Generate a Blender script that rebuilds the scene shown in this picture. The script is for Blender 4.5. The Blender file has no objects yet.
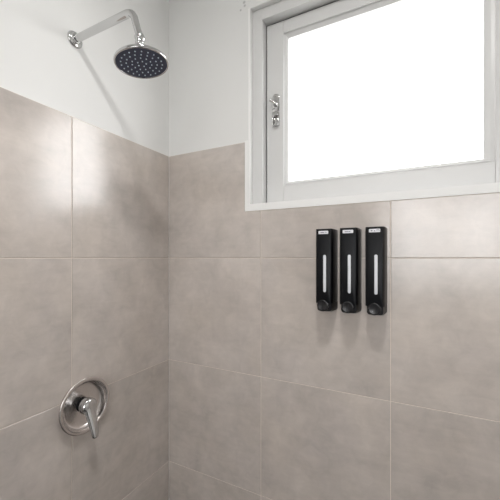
import bpy, bmesh, math, random
from mathutils import Vector, Matrix
random.seed(4)
C = bpy.context.scene
COL = C.collection
PI = math.pi

# ------------------------------------------------------------------ materials
def s2l(c):
    return tuple((v/12.92 if v <= .04045 else ((v+.055)/1.055)**2.4) for v in c)

def mat(name, rgb=(.5, .5, .5), rough=.5, metal=0., spec=.5, coat=0., noise=None, bump=None):
    """principled material with a faint procedural tone and surface noise"""
    m = bpy.data.materials.new(name); m.use_nodes = True
    nt = m.node_tree; b = nt.nodes['Principled BSDF']
    b.inputs['Base Color'].default_value = (*s2l(rgb), 1)
    b.inputs['Roughness'].default_value = rough
    b.inputs['Metallic'].default_value = metal
    b.inputs['Specular IOR Level'].default_value = spec
    b.inputs['Coat Weight'].default_value = coat
    tc = nt.nodes.new('ShaderNodeTexCoord')
    sc, amt = noise or (30, .02)
    n = nt.nodes.new('ShaderNodeTexNoise'); n.inputs['Scale'].default_value = sc
    n.inputs['Detail'].default_value = 4
    nt.links.new(tc.outputs['Object'], n.inputs['Vector'])
    r = nt.nodes.new('ShaderNodeMapRange')
    r.inputs['To Min'].default_value = 1-amt; r.inputs['To Max'].default_value = 1+amt
    r.inputs['From Min'].default_value = .3; r.inputs['From Max'].default_value = .7
    nt.links.new(n.outputs['Fac'], r.inputs['Value'])
    vm = nt.nodes.new('ShaderNodeVectorMath'); vm.operation = 'SCALE'
    vm.inputs[0].default_value = s2l(rgb)
    nt.links.new(r.outputs['Result'], vm.inputs['Scale'])
    nt.links.new(vm.outputs['Vector'], b.inputs['Base Color'])
    if bump:
        n2 = nt.nodes.new('ShaderNodeTexNoise'); n2.inputs['Scale'].default_value = bump[0]
        n2.inputs['Detail'].default_value = 5
        nt.links.new(tc.outputs['Object'], n2.inputs['Vector'])
        bp = nt.nodes.new('ShaderNodeBump'); bp.inputs['Strength'].default_value = bump[1]
        bp.inputs['Distance'].default_value = bump[2]
        nt.links.new(n2.outputs['Fac'], bp.inputs['Height'])
        nt.links.new(bp.outputs['Normal'], b.inputs['Normal'])
    return m

def tile_material(name, rgb, rough=.3):
    """cement-look porcelain: soft clouds, faint brushed streaks, a tone per tile"""
    m = bpy.data.materials.new(name); m.use_nodes = True
    nt = m.node_tree; N = nt.nodes; L = nt.links
    b = N['Principled BSDF']
    tc = N.new('ShaderNodeTexCoord')
    at = N.new('ShaderNodeAttribute'); at.attribute_name = 'tile_tone'; at.attribute_type = 'GEOMETRY'
    off = N.new('ShaderNodeVectorMath'); off.operation = 'MULTIPLY_ADD'
    L.new(at.outputs['Color'], off.inputs[0]); off.inputs[1].default_value = (7, 9, 11)
    L.new(tc.outputs['Object'], off.inputs[2])
    def noise(scale, detail, rgh=.55, dist=0., vec=None, lo=.3, hi=.7, a=-1, c=1):
        n = N.new('ShaderNodeTexNoise'); n.inputs['Scale'].default_value = scale
        n.inputs['Detail'].default_value = detail; n.inputs['Roughness'].default_value = rgh
        n.inputs['Distortion'].default_value = dist
        L.new(vec or off.outputs['Vector'], n.inputs['Vector'])
        r = N.new('ShaderNodeMapRange')
        r.inputs['From Min'].default_value = lo; r.inputs['From Max'].default_value = hi
        r.inputs['To Min'].default_value = a; r.inputs['To Max'].default_value = c
        L.new(n.outputs['Fac'], r.inputs['Value'])
        return r.outputs['Result']
    st = N.new('ShaderNodeVectorMath'); st.operation = 'MULTIPLY'
    L.new(off.outputs['Vector'], st.inputs[0]); st.inputs[1].default_value = (1, 1, 5)
    big = noise(7, 3, .5, .4)
    mid = noise(24, 4, .6, .6)
    streak = noise(9, 5, .65, .8, st.outputs['Vector'])
    fine = noise(260, 2)
    def madd(a, k, c):
        x = N.new('ShaderNodeMath'); x.operation = 'MULTIPLY_ADD'
        L.new(a, x.inputs[0]); x.inputs[1].default_value = k
        if isinstance(c, (int, float)): x.inputs[2].default_value = c
        else: L.new(c, x.inputs[2])
        return x.outputs[0]
    sep = N.new('ShaderNodeSeparateColor'); L.new(at.outputs['Color'], sep.inputs[0])
    v = madd(sep.outputs[0], .07, .955)
    v = madd(big, .10, v); v = madd(mid, .065, v); v = madd(streak, .035, v); v = madd(fine, .008, v)
    sc = N.new('ShaderNodeVectorMath'); sc.operation = 'SCALE'
    mx = N.new('ShaderNodeMix'); mx.data_type = 'RGBA'
    w = noise(5, 3, a=0, c=1)
    L.new(w, mx.inputs['Factor'])
    mx.inputs['A'].default_value = (*s2l(rgb), 1)
    mx.inputs['B'].default_value = (*s2l((rgb[0]+.006, rgb[1]+.001, rgb[2]-.008)), 1)
    L.new(mx.outputs['Result'], sc.inputs[0]); L.new(v, sc.inputs['Scale'])
    L.new(sc.outputs['Vector'], b.inputs['Base Color'])
    L.new(madd(mid, .03, rough), b.inputs['Roughness'])
    b.inputs['Specular IOR Level'].default_value = .85
    bp = N.new('ShaderNodeBump'); bp.inputs['Strength'].default_value = .06
    bp.inputs['Distance'].default_value = .0006
    L.new(streak, bp.inputs['Height']); L.new(bp.outputs['Normal'], b.inputs['Normal'])
    return m

def glass_material(name):
    m = bpy.data.materials.new(name); m.use_nodes = True
    nt = m.node_tree; nt.nodes.clear()
    o = nt.nodes.new('ShaderNodeOutputMaterial'); t = nt.nodes.new('ShaderNodeBsdfTransparent')
    t.inputs[0].default_value = (.98, .98, .98, 1)
    g = nt.nodes.new('ShaderNodeBsdfGlossy'); g.inputs['Roughness'].default_value = .02
    lw = nt.nodes.new('ShaderNodeLayerWeight'); lw.inputs[0].default_value = .5
    pw = nt.nodes.new('ShaderNodeMath'); pw.operation = 'POWER'; pw.inputs[1].default_value = 5
    f = nt.nodes.new('ShaderNodeMath'); f.operation = 'MULTIPLY_ADD'; f.inputs[1].default_value = .9; f.inputs[2].default_value = .035
    nt.links.new(lw.outputs['Facing'], pw.inputs[0]); nt.links.new(pw.outputs[0], f.inputs[0])
    x = nt.nodes.new('ShaderNodeMixShader')
    nt.links.new(f.outputs[0], x.inputs[0]); nt.links.new(t.outputs[0], x.inputs[1])
    nt.links.new(g.outputs[0], x.inputs[2]); nt.links.new(x.outputs[0], o.inputs[0])
    return m

def emit_material(name, rgb, s):
    m = bpy.data.materials.new(name); m.use_nodes = True
    nt = m.node_tree; b = nt.nodes['Principled BSDF']
    b.inputs['Base Color'].default_value = (*rgb, 1)
    b.inputs['Emission Color'].default_value = (*rgb, 1)
    b.inputs['Emission Strength'].default_value = s
    return m

WORLD = 4.2
LAMP = 72
M_tile = tile_material('taupe_tile', (.758, .726, .704), .20)
M_grout = mat('grout', (.87, .83, .79), .9, noise=(60, .04))
M_plaster = mat('white_plaster', (.905, .905, .90), .75, spec=.3, noise=(4, .012), bump=(120, .15, .0008))
# a small chipped scuff in the plaster above the window's corner
_nt = M_plaster.node_tree; _b = _nt.nodes['Principled BSDF']; _src = _b.inputs['Base Color'].links[0].from_socket
_tc = _nt.nodes.new('ShaderNodeTexCoord'); _acc = None
for _p, _r in (((.3345, .003, 2.486), .0075), ((.337, .003, 2.474), .006), ((.321, .003, 2.464), .005)):
    _d = _nt.nodes.new('ShaderNodeVectorMath'); _d.operation = 'DISTANCE'; _d.inputs[1].default_value = _p
    _nt.links.new(_tc.outputs['Object'], _d.inputs[0])
    _m = _nt.nodes.new('ShaderNodeMapRange'); _m.inputs['From Min'].default_value = _r; _m.inputs['From Max'].default_value = .001
    _m.inputs['To Max'].default_value = .55
    _nt.links.new(_d.outputs['Value'], _m.inputs['Value'])
    if _acc is None: _acc = _m.outputs['Result']
    else:
        _x = _nt.nodes.new('ShaderNodeMath'); _x.operation = 'MAXIMUM'
        _nt.links.new(_acc, _x.inputs[0]); _nt.links.new(_m.outputs['Result'], _x.inputs[1]); _acc = _x.outputs[0]
_mx = _nt.nodes.new('ShaderNodeMix'); _mx.data_type = 'RGBA'; _mx.inputs['B'].default_value = (.22, .21, .20, 1)
_nt.links.new(_acc, _mx.inputs['Factor']); _nt.links.new(_src, _mx.inputs['A']); _nt.links.new(_mx.outputs['Result'], _b.inputs['Base Color'])
M_edge = mat('white_edge_trim', (.95, .95, .945), .55, noise=(6, .01))
M_ceil = mat('ceiling_paint', (.95, .95, .945), .9, noise=(4, .01))
M_paint = mat('white_window_paint', (.848, .848, .846), .35, noise=(14, .012), bump=(70, .12, .0006))
M_gap = mat('dark_gap_shade', (.12, .12, .12), .8)  # near-black colour for the shade in the gap around the sash
M_chrome = mat('chrome', (.80, .80, .80), .07, 1, noise=(20, .01))
M_satin = mat('brushed_chrome', (.86, .84, .83), .24, 1, noise=(40, .03))
M_black = mat('matt_black_plastic', (.035, .037, .048), .42, noise=(50, .03), spec=.3)
M_gloss = mat('gloss_black_plastic', (.025, .031, .050), .38, noise=(50, .03), spec=.2)
M_knob = mat('black_push_button', (.10, .10, .11), .25)
M_slot = mat('milky_level_window', (.86, .87, .89), .35)
M_label = mat('white_label', (.90, .90, .92), .4)
M_ink = mat('grey_ink', (.42, .43, .46), .5)
M_rubber = mat('navy_spray_plate', (.22, .25, .34), .45, noise=(60, .05))
M_nozzle = mat('pale_silicone_nozzle', (.88, .94, .99), .35)
M_floor = tile_material('grey_floor_tile', (.25, .24, .235), .35)
M_glass = glass_material('window_glass')
M_lamp = emit_material('lamp_diffuser', (1, .98, .955), LAMP)
M_added_door = mat('added_door_dark', (.18, .17, .165), .4)  # dark tone of the added door, for contrast in the chrome

# ------------------------------------------------------------------ mesh helpers
def obj(name, bm, m, parent=None, smooth=None):
    me = bpy.data.meshes.new(name)
    bmesh.ops.remove_doubles(bm, verts=bm.verts, dist=1e-7)
    bmesh.ops.recalc_face_normals(bm, faces=bm.faces)
    bm.to_mesh(me); bm.free()
    me.materials.append(m)
    o = bpy.data.objects.new(name, me); COL.objects.link(o)
    if parent: o.parent = parent
    if smooth is not None:
        for p in me.polygons: p.use_smooth = True
        try: me.set_sharp_from_angle(angle=math.radians(smooth))
        except Exception: pass
    return o

def empty(name, loc=(0, 0, 0)):
    o = bpy.data.objects.new(name, None); COL.objects.link(o); o.location = loc
    o.empty_display_size = .05
    return o

def tag(o, label=None, cat=None, group=None, kind=None):
    for k, v in (('label', label), ('category', cat), ('group', group), ('kind', kind)):
        if v: o[k] = v
    return o

def box(bm, a, b):
    x0, y0, z0 = a; x1, y1, z1 = b
    v = [bm.verts.new(p) for p in ((x0, y0, z0), (x1, y0, z0), (x1, y1, z0), (x0, y1, z0),
                                   (x0, y0, z1), (x1, y0, z1), (x1, y1, z1), (x0, y1, z1))]
    for f in ((0, 3, 2, 1), (4, 5, 6, 7), (0, 1, 5, 4), (1, 2, 6, 5), (2, 3, 7, 6), (3, 0, 4, 7)):
        bm.faces.new([v[i] for i in f])

def boxes(*l, bev=0):
    bm = bmesh.new()
    for a, b in l: box(bm, a, b)
    if bev: bmesh.ops.bevel(bm, geom=bm.edges[:], offset=bev, segments=2, affect='EDGES', profile=.5)
    return bm

def lathe(profile, origin=(0, 0, 0), axis=(0, 0, 1), seg=64, bm=None):
    """profile: (radius, distance along the axis)"""
    bm = bm or bmesh.new()
    ax = Vector(axis).normalized(); u = ax.orthogonal().normalized(); w = ax.cross(u)
    O = Vector(origin); rings = []
    for r, h in profile:
        if r < 1e-6: rings.append([bm.verts.new(O+ax*h)])
        else: rings.append([bm.verts.new(O+ax*h+(u*math.cos(2*PI*i/seg)+w*math.sin(2*PI*i/seg))*r) for i in range(seg)])
    for A, B in zip(rings, rings[1:]):
        for i in range(seg):
            j = (i+1) % seg
            if len(A) == 1 and len(B) == 1: continue
            if len(A) == 1: bm.faces.new((A[0], B[i], B[j]))
            elif len(B) == 1: bm.faces.new((A[i], B[0], A[j]))
            else: bm.faces.new((A[i], B[i], B[j], A[j]))
    return bm

def smooth_profile(pts, n=6):
    """Catmull-Rom through the points"""
    out = []
    P = [pts[0]]+list(pts)+[pts[-1]]
    for i in range(1, len(P)-2):
        for k in range(n):
            t = k/n
            out.append(tuple(.5*((2*P[i][d])+(-P[i-1][d]+P[i+1][d])*t+(2*P[i-1][d]-5*P[i][d]+4*P[i+1][d]-P[i+2][d])*t*t
                                 + (-P[i-1][d]+3*P[i][d]-3*P[i+1][d]+P[i+2][d])*t**3) for d in range(len(P[0]))))
    out.append(tuple(pts[-1]))
    return out

def tube(path, radii, seg=32, bm=None, squash=None, up=(0, 1, 0)):
    """sweep a circle (or ellipse: squash = list of second radii) along a path"""
    bm = bm or bmesh.new(); rings = []
    P = [Vector(p) for p in path]; U = Vector(up)
    for i, p in enumerate(P):
        t = (P[min(i+1, len(P)-1)]-P[max(i-1, 0)]).normalized()
        a = (U-t*U.dot(t)).normalized(); b = t.cross(a)
        ra = radii[i]; rb = squash[i] if squash else ra
        rings.append([bm.verts.new(p+a*ra*math.cos(2*PI*k/seg)+b*rb*math.sin(2*PI*k/seg)) for k in range(seg)])
    for A, B in zip(rings, rings[1:]):
        for k in range(seg):
            j = (k+1) % seg; bm.faces.new((A[k], A[j], B[j], B[k]))
    bm.faces.new(rings[0][::-1]); bm.faces.new(rings[-1])
    return bm

def prism(poly, y0, y1, bev=0, bm=None, seg=2):
    """polygon in (x, z), extruded between y0 and y1"""
    b = bmesh.new()
    A = [b.verts.new((x, y0, z)) for x, z in poly]; B = [b.verts.new((x, y1, z)) for x, z in poly]
    b.faces.new(A); b.faces.new(B[::-1])
    for i in range(len(poly)):
        j = (i+1) % len(poly); b.faces.new((A[i], B[i], B[j], A[j]))
    bmesh.ops.recalc_face_normals(b, faces=b.faces)
    if bev: bmesh.ops.bevel(b, geom=[e for e in b.edges if abs(e.verts[0].co.y-e.verts[1].co.y) < 1e-7], offset=bev, segments=seg, affect='EDGES', profile=.5)
    if bm is None: return b
    me = bpy.data.meshes.new('tmp'); b.to_mesh(me); b.free(); bm.from_mesh(me); bpy.data.meshes.remove(me)
    return bm

def rrect(cx, cz, hw, hh, r, n=6):
    out = []
    for sx, sz, a0 in ((1, 1, 0), (-1, 1, 90), (-1, -1, 180), (1, -1, 270)):
        for i in range(n+1):
            a = math.radians(a0+90*i/n)
            out.append((cx+sx*(hw-r)+r*math.cos(a), cz+sz*(hh-r)+r*math.sin(a)))
    return out

# ------------------------------------------------------------------ the setting
RX, RY, RZ = 1.90, -2.60, 2.75      # room corner opposite the shower corner, ceiling height
T = .40                             # wall tile size
TOP = 2.0                           # top of the tiling
OX0, OX1, OZ0, OZ1 = .3592, 1.146, 1.7845, 2.456      # window opening in the plaster
SX0, SX1, SZ0 = .3395, 1.1655, 1.7605                 # where the tiles stop around it

def offset_rectilinear(poly, d):
    """inset an axis-aligned counter-clockwise polygon by d"""
    n = len(poly); out = []
    for i in range(n):
        p0, p1, p2 = Vector(poly[i-1]), Vector(poly[i]), Vector(poly[(i+1) % n])
        e1 = (p1-p0).normalized(); e2 = (p2-p1).normalized()
        n1 = Vector((-e1.y, e1.x)); n2 = Vector((-e2.y, e2.x))
        out.append(tuple(p1+n1*d+n2*d))
    return out

def tiling(name, polys, place, m, parent, g=.0011, depth=.0016, chamfer=.0008):
    """polys: tile outlines (u, v) counter-clockwise; place(u, v, w) -> point, w = distance behind the tile face"""
    bm = bmesh.new(); lay = bm.loops.layers.float_color.new('tile_tone')
    rnd = random.Random(sum(map(ord, name)))
    for poly in polys:
        a = offset_rectilinear(poly, g); c = offset_rectilinear(poly, g+chamfer)
        back = [bm.verts.new(place(u, v, depth+.001)) for u, v in a]
        rim = [bm.verts.new(place(u, v, chamfer*.7)) for u, v in a]
        front = [bm.verts.new(place(u, v, 0)) for u, v in c]
        fs = [bm.faces.new(front)]
        for i in range(len(a)):
            j = (i+1) % len(a)
            fs += [bm.faces.new((back[i], back[j], rim[j], rim[i])), bm.faces.new((rim[i], rim[j], front[j], front[i]))]
        col = (rnd.random(), rnd.random(), rnd.random(), 1)
        for f in fs:
            for l in f.loops: l[lay] = col
    return obj(name, bm, m, parent)

def rects(u0, u1, v0, v1, us, vs):
    U = sorted({u0, u1} | {u for u in us if u0 < u < u1}); V = sorted({v0, v1} | {v for v in vs if v0 < v < v1})
    return [[(a, c), (b, c), (b, d), (a, d)] for a, b in zip(U, U[1:]) for c, d in zip(V, V[1:])]

GR = [T*i for i in range(0, 8)]
# window wall
WT = .13
wy = .003
wall = obj('wall_window', boxes(((-.15, wy, 0), (RX+.15, wy+WT, OZ0-.0)), ((-.15, wy, OZ1), (RX+.15, wy+WT, RZ+.05)),
                                ((-.15, wy, OZ0), (OX0, wy+WT, OZ1)), ((OX1, wy, OZ0), (RX+.15, wy+WT, OZ1))), M_plaster)
tag(wall, kind='structure')
row = [[(0, 1.6), (T, 1.6), (T, SZ0), (SX0, SZ0), (SX0, TOP), (0, TOP)],
       [(T, 1.6), (2*T, 1.6), (2*T, SZ0), (T, SZ0)],
       [(2*T, 1.6), (3*T, 1.6), (3*T, TOP), (SX1, TOP), (SX1, SZ0), (2*T, SZ0)]]
wp = rects(0, RX, 0, 1.6, GR, GR)+row+rects(3*T, RX, 1.6, TOP, GR, GR)
tiling('tile_cladding', wp, lambda u, v, w: (u, w, v), M_tile, wall)
obj('grout', boxes(((0, .0015, 0), (RX, wy+.001, SZ0)), ((0, .0015, SZ0), (SX0, wy+.001, TOP)), ((SX1, .0015, SZ0), (RX, wy+.001, TOP))), M_grout, wall)
# white painted edge strip between tiles and window opening, a hair proud of the tiles
strip = obj('edge_strip', boxes(((SX0, -.001, SZ0), (SX1, wy, OZ0)), ((SX0, -.001, OZ0), (OX0, wy, TOP+.004)),
                                ((OX1, -.001, OZ0), (SX1, wy, TOP+.004))), M_edge, wall)
strip2 = obj('corner_bead', boxes(((OX0-.007, .0005, TOP+.004), (OX0, wy, OZ1)), ((OX1, .0005, TOP+.004), (OX1+.007, wy, OZ1)),
                                  ), M_edge, wall)
# left wall
wl = obj('wall_left', boxes(((-.15, RY-.15, 0), (-.003, wy, RZ+.05))), M_plaster); tag(wl, kind='structure')
tiling('tile_cladding', rects(0, -RY, 0, TOP, GR, GR), lambda u, v, w: (-w, -u, v), M_tile, wl)
obj('grout', boxes(((-.004, RY, 0), (-.0015, 0, TOP))), M_grout, wl)
# right and back walls (behind the camera)
wr = obj('wall_right', boxes(((RX+.003, RY-.15, 0), (RX+.15, wy, RZ+.05))), M_plaster)
tag(wr, kind='structure')
BX0, BX1, BZ0, BZ1 = .55, 1.75, 1.25, 2.36       # unseen window added behind the camera for fill light
wb = obj('wall_back', boxes(((-.15, RY-.15, 0), (RX+.15, RY, BZ0)), ((-.15, RY-.15, BZ1), (RX+.15, RY, RZ+.05)),
                            ((-.15, RY-.15, BZ0), (BX0, RY, BZ1)), ((BX1, RY-.15, BZ0), (RX+.15, RY, BZ1))), M_plaster)
tag(wb, kind='structure')
fill_win = empty('added_fill_window', ((BX0+BX1)/2, RY-.08, BZ0)); tag(fill_win, kind='structure')  # added opening with frame and pane, lets in fill daylight
def fill_win_obj(name, bm, m):
    o = obj(name, bm, m, fill_win); o.matrix_parent_inverse = Matrix.Translation(-fill_win.location); return o
mxx = (BX0+BX1)/2
fill_win_obj('window_frame', boxes(((BX0, RY-.11, BZ0), (BX0+.06, RY-.05, BZ1)), ((BX1-.06, RY-.11, BZ0), (BX1, RY-.05, BZ1)),
                            ((BX0+.06, RY-.11, BZ0), (BX1-.06, RY-.05, BZ0+.06)), ((BX0+.06, RY-.11, BZ1-.06), (BX1-.06, RY-.05, BZ1)),
                            ((mxx-.035, RY-.11, BZ0+.06), (mxx+.035, RY-.05, BZ1-.06)), bev=.002), M_paint)
fill_win_obj('window_pane', boxes(((BX0+.03, RY-.084, BZ0+.03), (BX1-.03, RY-.08, BZ1-.03))), M_glass)
dr = obj('added_dark_door', boxes(((RX-.045, RY+.20, .01), (RX+.002, RY+1.0, 2.04)), bev=.002), M_added_door); tag(dr, kind='structure')  # unseen door, added so the chrome has something dark to reflect
hb = lathe([(0, 0), (.025, 0), (.025, .008), (.01, .01), (.01, .045), (0, .045)], (RX-.045, RY+.93, 1.0), (-1, 0, 0), 32)
tube([(RX-.085, RY+.94, 1.0), (RX-.085, RY+.80, 1.0)], [.009, .008], 16, hb, up=(0, 0, 1))
obj('added_door_handle', hb, M_chrome, dr, 40)
fl = obj('floor', boxes(((-.15, RY-.15, -.15), (RX+.15, .13, -.003))), M_grout); tag(fl, kind='structure')
tiling('floor_tiles', rects(0, RX, 0, -RY, GR, GR), lambda u, v, w: (u, -v, -w), M_floor, fl)
ce = obj('ceiling', boxes(((-.15, RY-.15, RZ), (RX+.15, .13, RZ+.15))), M_ceil); tag(ce, kind='structure')

# ------------------------------------------------------------------ window
win = empty('window_1', ((OX0+OX1)/2, .05, OZ0)); tag(win, kind='structure')
def wobj(name, bm, m, sm=None, parent=None):
    o = obj(name, bm, m, None, sm)
    o.parent = parent or win
    o.matrix_parent_inverse = Matrix.Translation(-win.location)
    return o
FX0, FX1, FZ1 = .3955, 1.1105, 2.4175         # inner edge of the fixed frame
FY, SY = .020, .052                            # front of the frame, front of the sash
wobj('window_frame', boxes(((OX0, FY, OZ0-.001), (FX0, .11, OZ1)), ((FX1, FY, OZ0-.001), (OX1, .11, OZ1)),
                           ((FX0, FY, FZ1), (FX1, .11, OZ1)), ((FX0, FY, OZ0-.001), (FX1, .11, OZ0+.002)), bev=.0012), M_paint)
wobj('gap_shade', boxes(((FX0+.0002, SY+.004, OZ0+.004), (FX0+.0034, .085, FZ1-.0002)), ((FX1-.0034, SY+.004, OZ0+.004), (FX1-.0002, .085, FZ1-.0002)),
                   ((FX0+.0034, SY+.004, FZ1-.0044), (FX1-.0034, .085, FZ1-.0002))), M_gap)  # dark strips set in the open gap to stand for its shade
def ring(x0, x1, z0, z1, X0, X1, Z0, Z1, y0, y1, bev=.0012):
    """picture-frame ring: outer rectangle x0..z1, inner opening X0..Z1; stiles run through"""
    return boxes(((x0, y0, z0), (X0, y1, z1)), ((X1, y0, z0), (x1, y1, z1)), ((X0+.0004, y0+.0004, z0), (X1-.0004, y1, Z0)), ((X0+.0004, y0+.0004, Z1), (X1-.0004, y1, z1)), bev=bev)
sx0, sx1, sz0, sz1 = FX0+.0035, FX1-.0035, OZ0+.004, FZ1-.0045
bx0, bx1, bz0, bz1 = .4616, 1.0450, 1.8475, 2.3705     # inner edge of stiles and rails
gx0, gx1, gz0, gz1 = .4745, 1.0215, 1.8635, 2.3555     # visible glass
sash = wobj('window_sash', ring(sx0, sx1, sz0, sz1, bx0, bx1, bz0, bz1, SY, .098), M_paint)
# sloped glazing bead
bm = bmesh.new()
def bead(bm, o, i, y0, ym, y1):
    """o, i: outer and inner rectangle (x0, x1, z0, z1); slope from y0 at the outer edge to ym at the inner one"""
    def loop(r, y): return [bm.verts.new(p) for p in ((r[0], y, r[2]), (r[1], y, r[2]), (r[1], y, r[3]), (r[0], y, r[3]))]
    L = [loop(o, y1), loop(o, y0), loop(i, ym), loop(i, y1)]
    for A, B in zip(L, L[1:]):
        for k in range(4): bm.faces.new((A[k], A[(k+1) % 4], B[(k+1) % 4], B[k]))
m1 = (bx0+.004, bx1-.009, bz0+.006, bz1-.005)
bead(bm, (bx0, bx1, bz0, bz1), m1, SY+.007, SY+.009, .09)
bead(bm, m1, (gx0, gx1, gz0, gz1), SY+.006, SY+.0125, .09)
wobj('glazing_bead', bm, M_paint)
wobj('window_pane', boxes(((bx0, .0665, bz0), (bx1, .0705, bz1))), M_glass)
# chrome casement fastener on the left stile
hx, hz = .4335, 2.112
hb = prism([(hx-.0135, hz-.006), (hx+.0135, hz-.006)]+[(hx+.0135*math.cos(a), hz+.042+.0135*math.sin(a)) for a in [PI*i/12 for i in range(13)]], SY-.003, SY, .0008)
h = wobj('window_handle', hb, M_chrome, 35)
def hsub(name, bm, m=M_chrome):
    o = obj(name, bm, m, None, 35); o.parent = h; return o
b = lathe([(0, -.002), (.0085, -.002), (.0085, .006), (.0065, .009), (.0065, .016), (0, .0165)], (hx+.001, SY-.003, hz+.018), (0, -1, 0), 24)
hsub('pivot_boss', b)
b = tube([(hx+.003, SY-.016, hz+.016), (hx-.005, SY-.019, hz+.023), (hx-.012, SY-.021, hz+.029), (hx-.015, SY-.0215, hz+.031)], [.0045, .0042, .0058, .003], 20)
hsub('turn_knob', b)
b = prism(rrect(hx, hz-.034, .0135, .0245, .003), SY-.003, SY, .0008)
hsub('keeper_plate', b)
b = boxes(((hx-.0105, SY-.011, hz-.056), (hx-.0055, SY-.002, hz-.020)), ((hx-.001, SY-.008, hz-.051), (hx+.010, SY-.002, hz-.030)),
          ((hx-.012, SY-.012, hz-.024), (hx+.0105, SY-.0015, hz-.017)), bev=.0014)
hsub('latch_lever', b)
b = boxes(((hx-.003, SY-.014, hz-.058), (hx+.013, SY-.002, hz-.052)), bev=.0012)
hsub('latch_hook', b)
for dx, dz in ((.0, .048), (.0085, -.024)):
    hsub('screw', lathe([(0, 0), (.003, 0), (.0028, .0012), (0, .0016)], (hx+dx, SY-.003, hz+dz), (0, -1, 0), 16), M_satin)

# ------------------------------------------------------------------ shower head with its arm
AY, AZ = -.390, 2.2225
sh = empty('overhead_shower', (0, AY, AZ))
tag(sh, 'round chrome shower head on a bent chrome arm coming out of the white left wall', 'shower head')
def ls(p): return (p[0], p[1]-AY, p[2]-AZ)
obj('wall_flange', lathe(smooth_profile([(.0222, 0), (.0226, .002), (.0205, .0055), (.0150, .0085), (.0128, .0105)], 5)+[(.0128, .013), (0, .013)], (-.003, 0, 0), (1, 0, 0), 48), M_chrome, sh, 50)
arm = [(-.002, 0, 0), (.05, 0, 0), (.10, 0, 0), (.150, 0, 0), (.203, 0, 0)]
bend = []
cx, cz, rb = .205, -.030, .030
for i in range(0, 13):
    a = math.radians(72*i/12); bend.append((cx+rb*math.sin(a), 0, cz+rb*math.cos(a)))
e = bend[-1]; d = Vector((math.cos(math.radians(72)), 0, -math.sin(math.radians(72))))
tail = [tuple(Vector(e)+d*t) for t in (.012, .03, .054)]
path = arm+bend+tail
rad = [.0098]*len(arm)+[.0098-.0008*i/12 for i in range(13)]+[.0090, .0088, .0088]
obj('shower_arm', tube(path, rad, 36), M_chrome, sh, 50)
nrm = Vector((-.0865, -.060, 1)).normalized()             # head axis, pointing up
FC = Vector(ls((.2593, -.391, 2.0805)))                   # centre of the spray face
J = FC+nrm*.052
end = Vector(tail[-1])
b = lathe([(0, -.001), (.0102, -.001), (.0122, .001), (.0122, .012), (.0100, .015), (.0072, .017), (.0072, .022), (0, .022)], tuple(end-d*.002), tuple(d), 32)
lathe(smooth_profile([(0, .0105), (.0055, .009), (.0096, .004), (.0105, 0), (.0096, -.005), (.0070, -.009)], 4)+[(0, -.009)], tuple(J+nrm*.001), tuple(nrm), 32, b)
obj('swivel_joint', b, M_chrome, sh, 40)
R = .0650
prof = smooth_profile([(.0085, .0465), (.0125, .0455), (.0150, .041), (.0150, .034), (.0175, .029), (.026, .0245), (.040, .0195), (.053, .014), (.0615, .008), (.0648, .004), (R, .0015), (.0645, -.0008), (.0625, -.0018), (.0608, -.0008)], 4)
head = obj('head_shell', lathe([(0, .0465)]+prof+[(.0606, .002), (0, .002)], tuple(FC), tuple(nrm), 96), M_chrome, sh, 60)
plate = obj('spray_plate', lathe([(0, .0005), (.030, .0003), (.0607, -.0004), (.0607, .0018), (0, .0018)], tuple(FC), tuple(nrm), 96), M_rubber, sh, 40)
u = nrm.orthogonal().normalized(); w = nrm.cross(u)
nz = None
for cnt, rr in ((5, .0105), (11, .0235), (16, .0365), (21, .0490)):
    for k in range(cnt):
        a = 2*PI*(k+.37*cnt)/cnt
        p = FC+(u*math.cos(a)+w*math.sin(a))*rr
        if nz is None:
            nz = obj('nozzle', lathe([(0, 0), (.0017, 0), (.0015, .0016), (.0006, .0022), (0, .0022)], (0, 0, 0), tuple(-nrm), 10), M_nozzle, plate, 40)
            nz.location = p
        else:
            c = nz.copy(); c.location = p; c.parent = plate; COL.objects.link(c)

# ------------------------------------------------------------------ shower mixer
MY, MZ = -.3715, 1.1770
mx = empty('shower_mixer', (0, MY, MZ))
tag(mx, 'chrome shower mixer with dished round plate and lever handle on the left tiled wall', 'shower mixer')
prof = [(.060, -.003), (.066, -.003), (.066, 0)]+smooth_profile([(.0672, .001), (.0735, .010), (.0775, .017), (.0787, .0205), (.0780, .0225), (.0755, .0234), (.0715, .0234), (.0680, .0222)], 5)\
    + smooth_profile([(.0672, .0200), (.0645, .0135), (.0595, .0080), (.0520, .0055), (.040, .0045), (.020, .004)], 5)+[(0, .004)]
obj('wall_plate', lathe(prof, (0, 0, 0), (1, 0, 0), 128), M_satin, mx, 60)
obj('valve_stem', lathe([(0, .003), (.0215, .003), (.0185, .005), (.0130, .006), (.0130, .024), (0, .024)], (0, 0, 0), (1, 0, 0), 48), M_knob, mx, 40)
b = lathe(smooth_profile([(.0165, .0185), (.0215, .0195), (.0232, .0225), (.0232, .033), (.0218, .039), (.0170, .0435), (.009, .0460), (0, .0468)], 5), (0, 0, 0), (1, 0, 0), 48)
lathe([(0, .0185), (.0165, .0185)], (0, 0, 0), (1, 0, 0), 48, b)
hd = obj('lever_hub', b, M_chrome, mx, 60)
lp = smooth_profile([(.034, 0, .008), (.038, 0, -.006), (.044, -.0005, -.022), (.052, -.001, -.042), (.060, -.0015, -.064), (.0635, -.002, -.0775), (.0638, -.002, -.0805)], 5)
n = len(lp)
ra = [max(.002, (.0225-.0152*(i/(n-1))**.8)*(1 if i < n-4 else (.93, .8, .55, .3)[i-(n-4)])) for i in range(n)]
rb_ = [max(.0015, (.0115-.0065*(i/(n-1)))*(1 if i < n-4 else (.95, .85, .6, .3)[i-(n-4)])) for i in range(n)]
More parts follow.
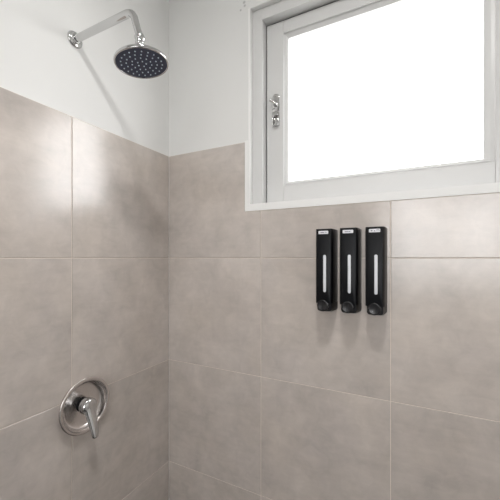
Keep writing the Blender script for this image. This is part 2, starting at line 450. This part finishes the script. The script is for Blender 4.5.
obj('lever', tube(lp, ra, 32, squash=rb_, up=(0, 1, 0)), M_chrome, mx, 60)

# ------------------------------------------------------------------ soap dispensers
Z0 = 1.4490
def dispenser():
    r = empty('soap_dispenser', (0, 0, Z0))
    def sec(hw_b, hw_f, y_f, ch):
        return [(-hw_b, 0), (hw_b, 0), (hw_b-.0004, -.030), (hw_f+.0012, y_f+ch*1.6), (hw_f-ch*.35, y_f+.0006), (-hw_f+ch*.35, y_f+.0006), (-hw_f-.0012, y_f+ch*1.6), (-hw_b+.0004, -.030)]
    def vprism(section, z0, z1, bev=.0012, y_top=0):
        bm = bmesh.new()
        A = [bm.verts.new((x, y, z0)) for x, y in section]; B = [bm.verts.new((x, y, z1)) for x, y in section]
        bm.faces.new(A[::-1]); bm.faces.new(B)
        for i in range(len(A)):
            j = (i+1) % len(A); bm.faces.new((A[i], A[j], B[j], B[i]))
        bmesh.ops.recalc_face_normals(bm, faces=bm.faces)
        bmesh.ops.bevel(bm, geom=bm.edges[:], offset=bev, segments=3, affect='EDGES', profile=.5)
        return bm
    obj('housing', vprism(sec(.0264, .0232, -.0655, .006), .0215, .2345), M_black, r, 35)
    obj('front_panel', prism(rrect(0, .1282, .0192, .1052, .0015), -.0668, -.062, .0008), M_gloss, r, 35)
    # pump foot: rounded block under the housing
    b = bmesh.new()
    hw = lambda y: .0264-(.0264-.0205)*min(1, -y/.055)
    rows = []
    for y in (0, -.018, -.036, -.050, -.056):
        k = hw(y); low = -.005 if y > -.05 else -.002
        rows.append([b.verts.new((x, y, z)) for x, z in rrect(0, (.026+low)/2, k, (.026-low)/2, .0075, 5)])
    for A, B in zip(rows, rows[1:]):
        for i in range(len(A)):
            j = (i+1) % len(A); b.faces.new((A[i], A[j], B[j], B[i]))
    b.faces.new(rows[0][::-1]); b.faces.new(rows[-1])
    obj('pump_base', b, M_black, r, 40)
    k = obj('push_button', lathe(smooth_profile([(.0160, -.004), (.0165, .008), (.0165, .0185), (.0158, .0205), (.0138, .0212)], 3)+[(.0132, .0205), (.006, .0195), (0, .0192)], (0, -.054, .0162), (0, -1, 0), 48), M_knob, r, 40)
    # liquid level window and label, set in the panel
    obj('level_window', prism(rrect(.0035, .107, .0040, .0530, .00375, 8), -.0674, -.0655, .0003), M_slot, r, 35)
    lb = obj('label_plate', prism(rrect(-.0002, .2238, .0142, .0046, .0022, 6), -.0674, -.0655, .0003), M_label, r, 35)
    return r, lb
def lettering(parent, marks):
    bm = bmesh.new()
    for x, z, hw_, hh in marks:
        prism(rrect(x, .2238+z, hw_, hh, min(hw_, hh)*.8, 4), -.06755, -.0672, 0, bm)
    return obj('lettering', bm, M_ink, parent)
d0, lb0 = dispenser()
def copy_tree(o, parent=None):
    c = o.copy(); COL.objects.link(c)
    if parent: c.parent = parent
    for ch in list(o.children): copy_tree(ch, c)
    return c
ds = [d0, copy_tree(d0), copy_tree(d0)]
labels = ['black wall soap dispenser nearest the shower corner, leftmost of three on the tiles',
          'black wall soap dispenser in the middle, between the other two below the window',
          'black wall soap dispenser farthest from the shower corner, rightmost of three on the tiles']
marks = [[(-.003, 0, .0055, .0008), (.007, .0003, .0025, .0007)],
         [(-.004, 0, .0045, .0007), (.004, 0, .0025, .0008)],
         [(-.0072, 0, .0018, .0013), (0, -.0008, .0014, .0012), (.0075, .0015, .0034, .0009), (.0115, .0004, .0010, .0012)]]
for dd, x, lab, mk in zip(ds, (.6285, .6965, .7650), labels, marks):
    dd.location = (x, 0, Z0)
    tag(dd, lab, 'soap dispenser', 'black soap dispensers under the window')
    lbl = [c for c in dd.children if c.name.startswith('label_plate')][0]
    lettering(lbl, mk)

# ------------------------------------------------------------------ ceiling lamp (above the frame) and daylight
cl = empty('ceiling_light', (.80, -.88, RZ))
tag(cl, 'small round white ceiling lamp above the shower, outside the photo', 'ceiling light')
obj('lamp_ring', lathe([(.0, 0), (.094, 0), (.094, -.022), (.080, -.026), (.080, -.018), (0, -.018)], (0, 0, 0), (0, 0, 1), 48), M_edge, cl, 40)
obj('lamp_diffuser', lathe([(0, -.024), (.066, -.0235), (.0795, -.019), (.0795, -.0185), (0, -.0185)], (0, 0, 0), (0, 0, 1), 48), M_lamp, cl, 40)

W = bpy.data.worlds.new('overcast_sky'); C.world = W; W.use_nodes = True
nt = W.node_tree; bg = nt.nodes['Background']; bg.inputs['Strength'].default_value = WORLD
tc = nt.nodes.new('ShaderNodeTexCoord'); sp = nt.nodes.new('ShaderNodeSeparateXYZ')
rp = nt.nodes.new('ShaderNodeValToRGB')
nt.links.new(tc.outputs['Generated'], sp.inputs[0])
mr = nt.nodes.new('ShaderNodeMapRange'); mr.inputs['From Min'].default_value = -1
nt.links.new(sp.outputs['Z'], mr.inputs['Value']); nt.links.new(mr.outputs[0], rp.inputs[0])
rp.color_ramp.elements[0].position = .46; rp.color_ramp.elements[0].color = (.40, .40, .39, 1)
rp.color_ramp.elements[1].position = .52; rp.color_ramp.elements[1].color = (.992, .99, .992, 1)
nt.links.new(rp.outputs[0], bg.inputs['Color'])

# portals: tell the renderer where daylight enters
for (px, py, pz), sx, sz, rx in ((((bx0+bx1)/2, .112, (bz0+bz1)/2), .60, .54, -PI/2), ((mxx, RY-.12, (BZ0+BZ1)/2), 1.25, 1.15, PI/2)):
    pl = bpy.data.lights.new('daylight_portal', 'AREA'); pl.shape = 'RECTANGLE'; pl.size = sx; pl.size_y = sz
    pl.cycles.is_portal = True
    po = bpy.data.objects.new('daylight_portal', pl); COL.objects.link(po)
    po.location = (px, py, pz); po.rotation_euler = (rx, 0, 0) 

# ------------------------------------------------------------------ camera
cd = bpy.data.cameras.new('camera'); cam = bpy.data.objects.new('camera', cd); COL.objects.link(cam)
cam.location = (.8572, -.968, 1.6)
cam.rotation_euler = (PI/2, 0, math.atan2(.4575, .889))
cd.sensor_width = 36; cd.lens = 36*318/500; cd.shift_y = -0.0+.016; cd.clip_start = .01
C.camera = cam
vs = C.view_settings
vs.view_transform = 'Standard'; vs.look = 'None'; vs.gamma = 1; vs.use_curve_mapping = False
vs.exposure = 1.08
